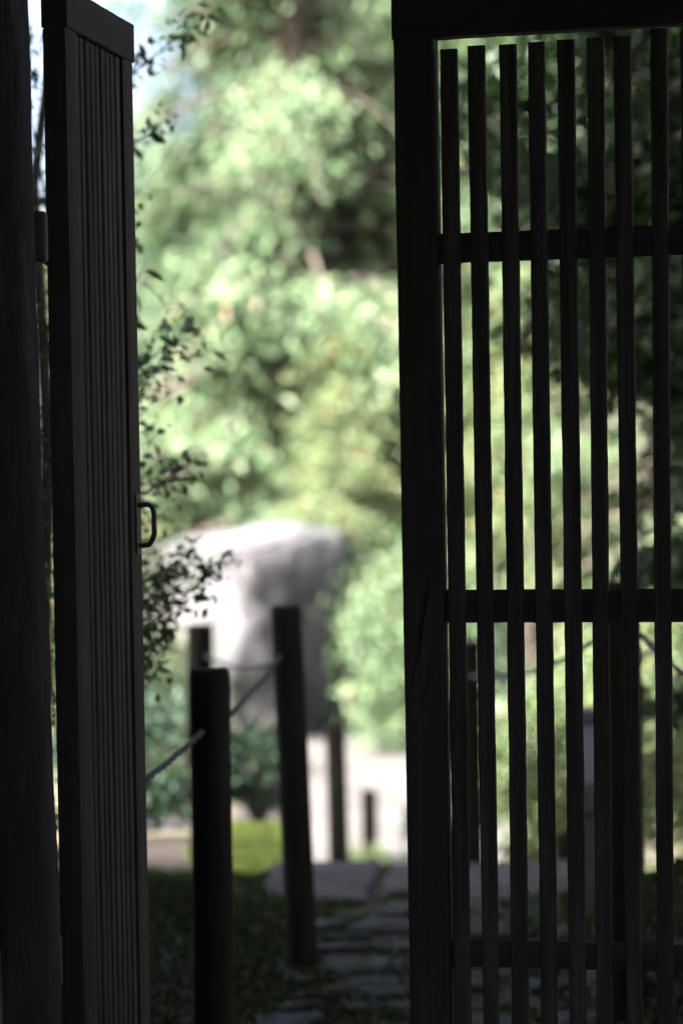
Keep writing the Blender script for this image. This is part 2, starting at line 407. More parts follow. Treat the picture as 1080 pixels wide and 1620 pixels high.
# left leaf, swung open and seen almost edge on
sll = [(.0655 + i * .0292, .0655 + i * .0292 + random.uniform(-.002, .002), .020, .020, 1.9790) for i in range(9)]
gl = gate_leaf((-.3842, 4.12, 0), R(79.7), .386, .060, 2.041, 1.980, .10, [(1.641, 1.686), (1.0985, 1.1485), (.578, .6195)], sll,
               'dark timber gate leaf swung wide open and seen almost edge on, with an iron pull', sb=(.006, .020))
# iron pull on the far stile of the left leaf
hp = TubeSet()
pts = [(.352, 0, 1.282), (.352, -.019, 1.283), (.353, -.0255, 1.278), (.354, -.0275, 1.268), (.354, -.027, 1.25), (.354, -.0275, 1.238), (.353, -.0245, 1.228), (.352, -.019, 1.2195), (.352, -.010, 1.2185), (.352, 0, 1.219)]
hp.add(pts, [.0040, .0040, .0042, .0042, .0042, .0044, .0044, .0044, .0040, .0040], 8)
hd = hp.build('handle', M['iron'], gl)
link('back_plate', box_mesh('back_plate', (.340, -.003, 1.205), (.364, -.0003, 1.30), .001), M['iron'], hd)
for z in (1.672, .64):
    link('hinge_strap', box_mesh('hinge_strap', (.004, .036 + .0004, z - .034), (.050, .036 + .006, z + .034), .002), M['iron'], gl)

# ------------------------------------------------------------------ landing paving
rnd = random.Random(21)
def stone_mesh(name, poly, th, seed, rough=.006):
    bm = bmesh.new()
    n = len(poly); c = Vector((sum(p[0] for p in poly) / n, sum(p[1] for p in poly) / n, 0))
    rings = []
    for (sc, z) in ((1.0, -.12), (1.0, th - .012), (.965, th - .003), (.90, th), (.55, th + .002)):
        rings.append([bm.verts.new((c.x + (p[0] - c.x) * sc, c.y + (p[1] - c.y) * sc, z + rough * noise.noise((p[0] * 9 * sc + seed, p[1] * 9 * sc, 0)))) for p in poly])
    for a, b in zip(rings, rings[1:]):
        for i in range(n):
            bm.faces.new((a[i], a[(i + 1) % n], b[(i + 1) % n], b[i]))
    bm.faces.new(rings[-1]); bm.faces.new(rings[0])
    return bm_mesh(name, bm, False)
def blob(cx, cy, rx, ry, seed, n=14, irr=.16, rot=0):
    out = []
    for k in range(n):
        a = 2 * PI * k / n
        sq = 1 / max(abs(math.cos(a)), abs(math.sin(a)))
        f = (0.72 + .28 * min(sq, 1.3)) * (1 + irr * noise.noise((math.cos(a) * 1.6 + seed, math.sin(a) * 1.6, seed * .7)))
        x, y = rx * f * math.cos(a), ry * f * math.sin(a)
        out.append((cx + x * math.cos(rot) - y * math.sin(rot), cy + x * math.sin(rot) + y * math.cos(rot)))
    return out
lp = empty('pavement', (0, 0, 0)); tag(lp, 'irregular grey stone landing with mossy joints just outside the gate', kind='structure')
k = 0
def quad_poly(c, n=4, j=.008):
    out = []
    for p, q in zip(c, c[1:] + c[:1]):
        for i in range(n):
            t = i / n; out.append((p[0] + (q[0] - p[0]) * t + rnd.uniform(-j, j), p[1] + (q[1] - p[1]) * t + rnd.uniform(-j, j)))
    return out
# long step stones at the edge of the landing
for c, z in [([(-.245, 8.06), (.055, 7.98), (.105, 8.70), (-.235, 8.72)], .116), ([(.085, 8.10), (.40, 8.02), (.42, 8.69), (.135, 8.71)], .106), ([(.425, 8.02), (.76, 7.94), (.80, 8.66), (.445, 8.69)], .110)]:
    link('step_stone', stone_mesh('step_stone', quad_poly(c), z, k), M['step'], lp); k += 1
rows = [4.7]
while rows[-1] < 7.8: rows.append(rows[-1] + rnd.uniform(.15, .30))
for r0, r1 in zip(rows, rows[1:]):
    x = -.20 + rnd.uniform(-.08, .08); sl = rnd.uniform(-.10, .10); pj = 0
    while x < .70:
        ww = rnd.uniform(.10, .30); g_ = rnd.uniform(.014, .035); j = rnd.uniform(-.05, .05)
        if rnd.random() < .72:
            c = [(x + pj + g_, r0 + sl * x + g_), (x + ww + j - g_, r0 + sl * (x + ww) + g_ + rnd.uniform(0, .04)), (x + ww - j - g_, r1 + sl * (x + ww) - g_ - rnd.uniform(0, .04)), (x - pj + g_, r1 + sl * x - g_)]
            link('flagstone', stone_mesh('flagstone', quad_poly(c, 3, .012), .10 + rnd.uniform(-.006, .020), k, .012), M['stone'], lp); k += 1
        x += ww; pj = j

# ------------------------------------------------------------------ rope posts
def rope_post(loc, top, r, label, lean=(0, 0), group='round posts beside the path', seed=0, rope_z=None):
    root = empty('rope_post', loc); tag(root, label, 'post', group)
    base = loc[2]; h = top - base; n = 18; bm = bmesh.new(); rings = []
    prof = [(-.15, 1.0), (0, 1.0), (.2, 1.0), (.4, .99), (.6, .985), (.8, .98), (.93, .975), (1 - .012 / h, .97), (1 - .004 / h, .93), (1.0, .82)]
    for t, s in prof:
        z = h * t
        rings.append([bm.verts.new((lean[0] * z + r * s * (1 + .03 * noise.noise((math.cos(2 * PI * q / n) * 2 + seed, math.sin(2 * PI * q / n) * 2, z * 3))) * math.cos(2 * PI * q / n),
                                    lean[1] * z + r * s * (1 + .03 * noise.noise((math.cos(2 * PI * q / n) * 2 + seed, math.sin(2 * PI * q / n) * 2, z * 3))) * math.sin(2 * PI * q / n), z)) for q in range(n)])
    for a, b in zip(rings, rings[1:]):
        for i in range(n): bm.faces.new((a[i], a[(i + 1) % n], b[(i + 1) % n], b[i]))
    bm.faces.new(rings[-1]); bm.faces.new(rings[0])
    link('shaft', bm_mesh('shaft', bm, True), M['post'], root)
    return root
def hz(x, y): return H(x, y) - .01
rope_post((-.262, 5.45, hz(-.262, 5.45)), .951, .0395, 'thick dark post nearest the open gate leaf, in front of another post', seed=1, rope_z=.835, lean=(.004, 0))
rope_post((-.116, 7.0, .095), .990, .0385, 'tall leaning dark post on the left edge of the stone landing', lean=(-.028, .0), seed=2, rope_z=.865)
rope_post((-.507, 10.0, hz(-.507, 10.0)), .774, .047, 'dark post half hidden behind the nearest thick post', seed=3, rope_z=.665)
rope_post((-.040, 13.8, -.76), .061, .051, 'slim dark post standing against the pale path below the landing edge', seed=4, lean=(-.012, 0))
rope_post((.142, 18.0, hz(.142, 18.0)), -.756, .052, 'smallest and shortest post, standing alone on the pale sunlit path beyond the landing edge', seed=5)
rope_post((.388, 9.0, .02), .762, .043, 'dark post seen through the slats close to the gate stile', seed=6, rope_z=.655)
rope_post((.597, 6.1, hz(.597, 6.1)), 1.075, .041, 'tall dark post behind the slats on the right mossy bank', seed=7, rope_z=.97)
rope_post((-.405, 4.78, hz(-.405, 4.78)), .95, .038, 'dark post hidden behind the open left gate leaf', seed=8, rope_z=.83)
rope_post((.93, 4.95, hz(.93, 4.95)), 1.0, .04, 'dark post on the right bank beyond the edge of the slatted leaf', seed=9, rope_z=.92)

def rope(p0, p1, sag, label, r=.0062):
    p0 = Vector(p0); p1 = Vector(p1); n = 40; t = TubeSet()
    base = [p0.lerp(p1, i / n) - Vector((0, 0, sag * 4 * (i / n) * (1 - i / n))) for i in range(n + 1)]
    ax = (p1 - p0).normalized(); u = ax.orthogonal().normalized(); v = ax.cross(u); m = int((p1 - p0).length / .012)
    for ph in range(3):                                   # three laid strands
        pp = []
        for i in range(m + 1):
            f = i / m; c = p0.lerp(p1, f) - Vector((0, 0, sag * 4 * f * (1 - f))); an = i * .62 + ph * 2 * PI / 3
            pp.append(c + (u * math.cos(an) + v * math.sin(an)) * r * .52)
        t.add(pp, [r * .56] * (m + 1), 5)
    tag(t.build('rope', M['rope']), label, 'rope', 'ropes strung between the posts')
rope((-.385, 4.79, .785), (-.270, 5.43, .835), .008, 'grey rope rising from behind the open gate leaf to the thick post')
rope((-.250, 5.46, .833), (-.155, 6.98, .868), .006, 'taut grey rope from the thick post up to the tall leaning post')
rope((-.165, 7.05, .85), (-.480, 9.97, .667), .03, 'faint sagging rope from the leaning post back to the half hidden post')
rope((.575, 6.14, .97), (.40, 8.96, .657), .045, 'sagging rope between the two posts seen through the slats')
rope((.632, 6.07, .965), (.90, 4.98, .93), .085, 'drooping rope at the right edge of the slatted gate leaf')

# ------------------------------------------------------------------ garden lantern
lx, ly = .642, 7.4; lz = H(lx, ly)
la = empty('garden_lantern', (lx, ly, lz), R(4)); tag(la, 'square garden lantern on a grey post behind the gate slats, with a frosted panel', 'lantern')
def lz_(z): return z - lz
link('post', box_mesh('post', (-.040, -.040, -.1), (.040, .040, lz_(.419)), .004), M['lamppost'], la)
link('base_band', box_mesh('base_band', (-.049, -.049, lz_(.4193)), (.049, .049, lz_(.497)), .003), M['lampbody'], la)
for sx in (-1, 1):
    for sy in (-1, 1):
        link('corner_bar', box_mesh('corner_bar', (sx * .043 - .005, sy * .043 - .005, lz_(.4973)), (sx * .043 + .005, sy * .043 + .005, lz_(.657)), .001), M['lampbody'], la)
link('frosted_panel', box_mesh('frosted_panel', (-.041, -.041, lz_(.4975)), (.041, .041, lz_(.6568)), .002), M['panel'], la)
bml = bmesh.new(); add_box(bml, (-.055, -.055, lz_(.6575)), (.055, .055, lz_(.672)), .002); add_box(bml, (-.045, -.045, lz_(.6722)), (.045, .045, lz_(.684)), .003)
link('cap', bm_mesh('cap', bml), M['lampbody'], la)

# ------------------------------------------------------------------ boulders
def boulder(pts, label, seed, sub=4, amp=.075, group=None, far=1.22):
    pts = [(x_ * far, y_ * far, 1.35 + (z_ - 1.35) * far) for x_, y_, z_ in pts]
    c = sum((Vector(p) for p in pts), Vector()) / len(pts)
    zb = min(p[2] for p in pts)
    o0 = Vector((c.x, c.y, zb))
    bm = bmesh.new()
    for p in pts: bm.verts.new(Vector(p) - o0)
    r = bmesh.ops.convex_hull(bm, input=bm.verts)
    bmesh.ops.delete(bm, geom=[v for v in bm.verts if not v.link_faces], context='VERTS')
    bmesh.ops.triangulate(bm, faces=bm.faces)
    for _ in range(sub):
        bmesh.ops.subdivide_edges(bm, edges=bm.edges, cuts=1, use_grid_fill=True)
        bmesh.ops.triangulate(bm, faces=bm.faces)
        if _ < 2: bmesh.ops.smooth_vert(bm, verts=bm.verts, factor=.22, use_axis_x=True, use_axis_y=True, use_axis_z=True)
    bm.normal_update()
    for v in bm.verts:
        p = v.co
        v.co = p + v.normal * (amp * noise.fractal((p.x * 1.6 + seed, p.y * 1.6, p.z * 1.6), 1.0, 2.0, 5) + amp * .4 * noise.noise((p.x * 6, p.y * 6 + seed, p.z * 6)))
    o = link('boulder', bm_mesh('boulder', bm, True), M['boulder']); o.location = o0
    tag(o, label, 'boulder', group)
    return o
boulder([(-.62, 21.1, .62), (-1.02, 20.8, -1.3), (-1.85, 21.8, .66), (-1.95, 22.0, -1.3), (-.80, 22.0, .86), (.08, 21.7, .84), (.16, 22.0, .25), (-.10, 22.2, -1.2), (-.35, 21.3, -1.2),
         (-1.3, 23.2, .6), (-.1, 23.2, .6), (-1.5, 23.4, -1.3), (-.05, 23.3, -1.2), (-.02, 21.55, .55), (-.3, 21.3, .0)], 'large pale flat topped boulder in the garden behind the rope posts', 1, group='garden boulders')
boulder([(.15, 24.5, .42), (.3, 24.0, -1.5), (.95, 23.8, .55), (1.35, 24.4, .62), (1.6, 24.6, -1.6), (1.0, 23.7, -1.6), (.4, 25.3, .3), (1.4, 25.3, .4), (.3, 25.4, -1.6), (1.5, 25.4, -1.6), (1.3, 23.9, .1)],
        'smaller mauve grey boulder seen through the gate slats', 5, group='garden boulders')
boulder([(-1.0, 11.7, -.14), (-.62, 11.6, -.16), (-.55, 11.9, -.3), (-.6, 12.2, -.2), (-1.0, 12.2, -.16), (-1.1, 11.9, -.35), (-.8, 11.45, -.36), (-.9, 12.3, -.35), (-.65, 12.3, -.35)], 'low pale stone on the sunlit ground left of the nearest post', 9, 3, .03, 'garden boulders', 1.0)

# ------------------------------------------------------------------ foliage
nrng = np.random.default_rng(11)
def rand_dir(n): return norm(nrng.normal(size=(n, 3)))

def tufts_to_leaves(name, centers, outs, nleaf, rad, L, W, droop, mat, parent):
    centers = np.repeat(centers, nleaf, 0); outs = np.repeat(outs, nleaf, 0); n = len(centers)
    q = nrng.normal(size=(n, 3)) * np.array(rad) * .55
    P = centers + q
    P[:, 2] -= droop * (q[:, 0] ** 2 + q[:, 1] ** 2) / max(rad[0], .01)
    D = outs * .9 + rand_dir(n) * .8 + np.array([0, 0, -droop])
    N = np.array([0, 0, 1.0]) + rand_dir(n) * .48 + outs * .45
    s = nrng.uniform(.65, 1.3, n)
    return link(name, leaves_mesh(name, P, D, N, L * s, W * s), mat, parent)

def conifer(x, y, h, rad, label, mat, seed, nb=90, nleaf=60, leaf=(.055, .028), tuft=(.20, .20, .10), group='trees beyond the boulder', low=.08, droop=.5, full=1.0, name='conifer_tree', power=1.5):
    gaps = name == 'conifer_tree' and mat == M['hinoki']
    rnd = random.Random(seed); z0 = H(x, y) - .05
    root = empty(name, (x, y, z0)); tag(root, label, 'tree', group)
    ts = TubeSet(); lean = (rnd.uniform(-.04, .04), rnd.uniform(-.03, .03))
    tp = [(lean[0] * h * t + .03 * math.sin(t * 7 + seed), lean[1] * h * t, h * t) for t in np.linspace(0, .97, 12)]
    r0 = .022 * h + .03
    ts.add(tp, [r0 * (1 - .9 * t) + .008 for t in np.linspace(0, 1, 12)], 9)
    cs = []; os_ = []
    for k in range(nb):
        t = low + (1 - low) * (k + rnd.random()) / nb
        az = k * 2.39996 + rnd.uniform(-.5, .5); z = h * t
        Lb = rad * ((1 - t ** power) * rnd.uniform(.6, 1.15) + .10)
        tx = np.interp(t, np.linspace(0, .97, 12), [p[0] for p in tp]); ty = np.interp(t, np.linspace(0, .97, 12), [p[1] for p in tp])
        d = np.array([math.cos(az), math.sin(az)])
        up = rnd.uniform(.10, .40)
        def pt(s): return (tx + d[0] * Lb * s, ty + d[1] * Lb * s, z + Lb * (up * s - (up + .28) * s * s))
        ts.add([pt(s) for s in (0, .25, .5, .75, 1)], [max(.006, r0 * .38 * (1 - t)) * f + .004 for f in (1, .8, .55, .3, .1)], 5)
        m = max(2, int(Lb * 2.6 * full))
        for j in range(m):
            s = .28 + .76 * (j + rnd.random()) / m
            p = pt(s); off = rnd.gauss(0, .16) * Lb * .5 * s
            if gaps and noise.noise((p[0] * .95 + seed, p[1] * .95, p[2] * .75)) < -.07: continue    # bare gaps between the boughs
            cs.append((p[0] - d[1] * off, p[1] + d[0] * off, p[2] - abs(off) * .25 - rnd.random() * .10))
            o = np.array([d[0] - d[1] * off, d[1] + d[0] * off, -.1]); os_.append(o / np.linalg.norm(o))
    ts.build('trunk', M['bark'], root)
    tufts_to_leaves('crown', np.array(cs), np.array(os_), nleaf, tuft, leaf[0], leaf[1], droop, mat, root)
    return root

G1 = 'trees beyond the boulder'
big = ((.125, .062), (.50, .48, .20), G1)
def trees_far():
    for (x, y, h, rad, label, mt, seed, nb, nl_, low) in [
        (-.30, 32.0, 13.0, 3.0, 'tall pale green conifer with drooping sprays directly above the large boulder', 'hinoki', 3, 150, 170, .12),
        (1.45, 33.0, 12.0, 2.6, 'tall conifer beside the gate stile, right of the one above the boulder', 'hinoki', 4, 130, 160, .08),
        (-1.75, 35.5, 6.0, 1.6, 'dark green conifer at the left of the opening, its top just below the bright sky', 'cypress', 5, 90, 140, .06),
        (-.75, 39.5, 12.5, 2.5, 'dark conifer farthest back, showing between the pale one and the sky', 'cypress', 21, 110, 130, .05),
        (.55, 37.0, 13.5, 2.8, 'dark conifer standing behind the two pale ones', 'cypress', 6, 120, 140, .05),
        (3.3, 34.5, 11.5, 2.5, 'bright green conifer behind the middle slats', 'hinoki', 7, 110, 150, .06),
        (5.8, 37.0, 11.0, 2.8, 'dark conifer behind the rightmost slats', 'cypress', 8, 100, 130, .05),
        (-4.2, 36.0, 5.6, 1.6, 'lower dark conifer hidden left of the opening behind the gate leaf', 'cypress', 9, 80, 120, .05),
        (8.8, 36.0, 10.5, 2.8, 'pale conifer far to the right beyond the slatted leaf', 'hinoki', 10, 80, 110, .05),
        (-6.4, 34.0, 5.4, 1.7, 'low pale conifer far to the left beyond the gate post', 'hinoki', 12, 70, 110, .05)]:
        conifer(x, y, h, rad, label, M[mt], seed, nb, nl_, *big, low)
trees_far()
conifer(-.05, 29.8, 4.0, 1.2, 'young yellow green maple growing close behind the large boulder', M['maple'], 15, 50, 90, (.08, .052), (.28, .28, .13), G1, .12, .3, 1.0, 'maple_tree', 2.2)
conifer(2.5, 22.5, 4.8, 1.35, 'pale young conifer behind the middle slats, nearer than the tall ones', M['hinoki'], 18, 70, 110, (.085, .045), (.32, .32, .13), G1, .06, .4)
conifer(1.75, 26.2, 4.2, 1.25, 'bright yellow green maple seen between the slats', M['maple'], 16, 55, 90, (.08, .052), (.26, .26, .13), G1, .25, .3, 1.0, 'maple_tree', 2.4)

def leaf_cloud(name, c, rad, n, L, W, mat, parent, clump=.35, nclump=None, shell=.55, flat=0):
    """leaves gathered in clumps on and inside an uneven ellipsoid"""
    nclump = nclump or max(8, n // 60)
    q = rand_dir(nclump) * (nrng.uniform(shell, 1.0, nclump) ** .6)[:, None]
    cc = np.array(c) + q * np.array(rad)
    k = nrng.integers(0, nclump, n); sz = nrng.uniform(.5, 1.2, nclump)[k][:, None]
    o = nrng.normal(size=(n, 3)) * clump * np.array(rad).mean() * .5 * sz
    P = cc[k] + o
    out = norm(q[k] + o * .8 + np.array([0, 0, .15]))
    D = out * .6 + rand_dir(n) * .9 + np.array([0, 0, -.25]); N = out * .7 + np.array([0, 0, .8]) + rand_dir(n) * .7
    s = nrng.uniform(.6, 1.3, n)
    return link(name, leaves_mesh(name, P, D, N, L * s, W * s), mat, parent)

def shrub(x, y, rad, label, mat, n, leaf, seed, zoff=0, group='shrubs in the garden', name='shrub', clump=.35):
    z0 = H(x, y)
    root = empty(name, (x, y, z0)); tag(root, label, 'shrub', group)
    rnd = random.Random(seed); ts = TubeSet()
    for k in range(9):
        a = rnd.uniform(0, 2 * PI); s = rnd.uniform(.4, .85)
        ts.add([(0, 0, -.05), (rad[0] * s * .4 * math.cos(a), rad[1] * s * .4 * math.sin(a), rad[2] * .7), (rad[0] * s * math.cos(a), rad[1] * s * math.sin(a), rad[2] * (1.1 + .7 * rnd.random()))], [.014, .010, .004], 5)
    ts.build('stems', M['twig'], root)
    leaf_cloud('foliage', (0, 0, rad[2] * 1.0 + zoff), rad, n, leaf[0], leaf[1], mat, root, clump)
    return root
shrub(-.40, 13.0, (.17, .19, .20), 'rounded dark green shrub between the thick post and the leaning post', M['shrub_teal'], 2600, (.035, .02), 1, .10)
shrub(-.80, 11.4, (.34, .30, .27), 'blue green shrub left of the thick post beside the gate leaf', M['shrub_teal'], 4500, (.04, .022), 2, .06)
shrub(-.95, 12.8, (.36, .32, .38), 'pale green shrub behind the blue green one at the gate leaf', M['shrub'], 4500, (.04, .022), 22)
shrub(.66, 25.3, (.58, .45, .85), 'tall loose light green shrub on the right of the boulder, beyond the pale court', M['hinoki'], 7500, (.075, .042), 3, clump=.55)
shrub(.95, 19.0, (.30, .30, .36), 'light green shrub beside the pale path by the gate stile', M['shrub'], 5000, (.05, .028), 4)
shrub(1.05, 12.2, (.38, .38, .42), 'light green shrub behind the middle slats', M['shrub'], 6500, (.04, .022), 5)
shrub(.78, 10.3, (.22, .24, .25), 'small green shrub behind the lantern', M['shrub'], 3000, (.035, .02), 6)
shrub(1.22, 8.9, (.32, .32, .26), 'yellow green shrub at the right edge of the slatted leaf', M['maple'], 4200, (.03, .017), 7)
shrub(1.75, 11.5, (.5, .45, .5), 'broad green shrub beyond the right edge of the slatted leaf', M['shrub'], 6000, (.045, .024), 8)
shrub(-1.9, 14.0, (.6, .5, .6), 'broad green shrub behind the open left gate leaf', M['shrub'], 6500, (.05, .028), 9)
shrub(1.9, 16.5, (.7, .6, .75), 'tall green shrub on the slope behind the right slats', M['shrub'], 8000, (.055, .03), 10)
shrub(-1.75, 23.5, (.6, .5, .5), 'low green shrub at the left foot of the large boulder', M['shrub'], 6000, (.05, .028), 12)
shrub(.47, 14.9, (.17, .16, .30), 'small dark shrub leaning over the pale path beside the gate stile', M['shrub_teal'], 1300, (.035, .02), 14)
shrub(.12, 17.2, (.13, .13, .14), 'tiny green shrub at the foot of the smallest post', M['shrub'], 900, (.03, .018), 13)

# far wood closing the view
wn = 70000
px_ = nrng.uniform(-19, 22, wn); top = np.where(px_ < -2.6, 3.6, np.where(px_ < -.6, 3.6 + (px_ + 2.6) * 3.7, 11.0)) + .5 * np.sin(px_ * 2.1)
pz_ = -1.8 + nrng.random(wn) * (top + 1.8); py_ = 43 + 2.2 * np.sin(px_ * 1.3 + pz_ * .9) * .5 + nrng.normal(size=wn) * .8
P = np.stack([px_, py_, pz_], 1); D = rand_dir(wn) + np.array([0, -.4, -.5]); N = rand_dir(wn) * .8 + np.array([-.1, -.5, .8]); s = nrng.uniform(.6, 1.3, wn)
fw_ = link('woods', leaves_mesh('woods', P, D, N, .32 * s, .19 * s), M['wood_far']); tag(fw_, 'mass of green woodland closing off the far end of the garden', 'woods', kind='stuff')

# shade trees added beside the view for posts, boulder and landing, plus garden maple
G2 = 'added shade trees left of the path'
def crown_tree(x, y, h, crad, cz, n, leaf, label, mat, seed, group, name='maple_tree', clump=.35):
    z0 = H(x, y); root = empty(name, (x, y, z0 - .05)); tag(root, label, 'tree', group)
    rr = random.Random(seed); t_ = TubeSet()
    t_.add([(.04 * math.sin(i * 1.1 + seed), .04 * math.cos(i * .9 + seed), (cz - z0 + crad[2] * .5) * i / 6) for i in range(7)], [.02 + .014 * h * (1 - i / 6.5) for i in range(7)], 8)
    for i in range(12):
        a = i * 2.4; zz = cz - z0 + crad[2] * rr.uniform(-.9, .3)
        t_.add([(0, 0, zz), (crad[0] * .45 * math.cos(a), crad[1] * .45 * math.sin(a), zz + .2 * crad[2]), (crad[0] * .85 * math.cos(a), crad[1] * .85 * math.sin(a), zz + .3 * crad[2])], [.03, .018, .006], 5)
    t_.build('trunk', M['bark'], root)
    leaf_cloud('crown', (0, 0, cz - z0), crad, n, leaf[0], leaf[1], mat, root, clump, shell=.2)
crown_tree(-2.75, 12.05, 4, (.75, .75, 1.0), 3.3, 7000, (.07, .045), 'slender maple added left of the path to shade the slim post', M['maple'], 1, G2)  # added out of view, crown blocks the sun from the slim post
crown_tree(-2.75, 16.15, 4, (.45, .42, .75), 2.45, 3600, (.07, .045), 'second slender maple added farther along to shade the smallest post', M['maple'], 2, G2)  # added out of view, crown blocks the sun from the smallest post
crown_tree(-2.65, 24.4, 5, (.62, .70, .75), 3.0, 1500, (.08, .05), 'taller slender maple added left of the large boulder to shade it', M['maple'], 3, G2)  # added so its thin crown throws broken shade on the boulder
crown_tree(-1.12, 14.2, 2, (.36, .34, .48), .72, 1700, (.05, .034), 'small pale yellow green maple in front of the large boulder beside the gate leaf', M['maple'], 6, G1)
crown_tree(1.75, 6.9, 7, (2.9, 2.7, 1.6), 5.7, 60000, (.09, .055), 'unseen broad dark evergreen added over the landing to shade it', M['camellia'], 4, None, 'shade_evergreen', .25)  # added overhead out of view to darken the landing

# near tree on the right, in shade, seen through the upper slats
rt = empty('camellia_tree', (1.45, 9.4, H(1.45, 9.4) - .05)); tag(rt, 'dark leaved shady tree hanging over the upper right slats', 'tree')
ts = TubeSet(); zb = H(1.45, 9.4)
ts.add([(0, 0, 0), (.02, 0, .8), (-.05, .02, 1.6), (-.12, 0, 2.4), (-.10, 0, 3.2)], [.07, .06, .05, .035, .015], 9)
for k in range(16):
    a = k * 2.4; z = 1.0 + k * .13; Lb = .75
    ts.add([(-.04, 0, z), (-.04 + .5 * Lb * math.cos(a), .5 * Lb * math.sin(a), z + .18), (-.04 + Lb * math.cos(a), Lb * math.sin(a), z + .12)], [.02, .013, .005], 5)
ts.build('trunk', M['bark'], rt)
def crown_right():
    n = 62000
    cc = []; 
    rr = random.Random(5)
    while len(cc) < 330:
        x = rr.uniform(-1.25, .95); y = rr.uniform(-.8, .8); z = rr.uniform(.35, 3.6)
        # uneven lower left outline: reaches the opening only high up
        lim = np.interp(z + zb, [.9, 1.2, 1.7, 2.2, 2.8], [-.38, -.45, -.74, -.93, -1.1])
        if x < lim + .12 * math.sin(z * 9): continue
        if (x / 1.3) ** 2 + (y / .85) ** 2 + ((z - 2.0) / 1.75) ** 2 > 1: continue
        dens = 1.0 if x > lim + .30 else .55
        if rr.random() < dens: cc.append((x, y, z))
    cc = np.array(cc); k = nrng.integers(0, len(cc), n)
    P = cc[k] + nrng.normal(size=(n, 3)) * np.array([.085, .085, .06])
    out = norm(cc[k] - np.array([0, 0, 1.8])); D = out * .5 + rand_dir(n) * .8 + np.array([0, 0, -.4]); N = rand_dir(n) * .7 + np.array([0, -.1, .8]); s = nrng.uniform(.7, 1.25, n)
    return leaves_mesh('crown', P, D, N, .066 * s, .036 * s)
link('crown', crown_right(), M['camellia'], rt)

# ------------------------------------------------------------------ thicket behind the left leaf: every leaf an object
th = empty('thicket_bush', (-.62, 6.05, H(-.62, 6.05))); tag(th, 'sprawling dark bush behind the open gate leaf with twigs reaching into the opening', 'bush')
th0 = Vector(th.location)
lv = []
for j, (l, wd) in enumerate(((.028, .017), (.034, .019), (.023, .015), (.066, .022))):
    bm = bmesh.new()
    rows = []
    for t, s in ((0, 0), (.2, .62), (.45, 1), (.75, .7), (1, 0)):
        z = -.10 * l * t * t * 4
        if s == 0: rows.append([bm.verts.new((l * t, 0, z))])
        else: rows.append([bm.verts.new((l * t, -wd / 2 * s, z + wd * .14)), bm.verts.new((l * t, 0, z)), bm.verts.new((l * t, wd / 2 * s, z + wd * .14))])
    for a, b in zip(rows, rows[1:]):
        if len(a) == 1:
            bm.faces.new((a[0], b[0], b[1])); bm.faces.new((a[0], b[1], b[2]))
        elif len(b) == 1:
            bm.faces.new((a[0], b[0], a[1])); bm.faces.new((a[1], b[0], a[2]))
        else:
            bm.faces.new((a[0], b[0], b[1], a[1])); bm.faces.new((a[1], b[1], b[2], a[2]))
    me = bm_mesh('leaf', bm); me.materials.append(M['silhouette']); lv.append(me)
rl = random.Random(77); ts = TubeSet()
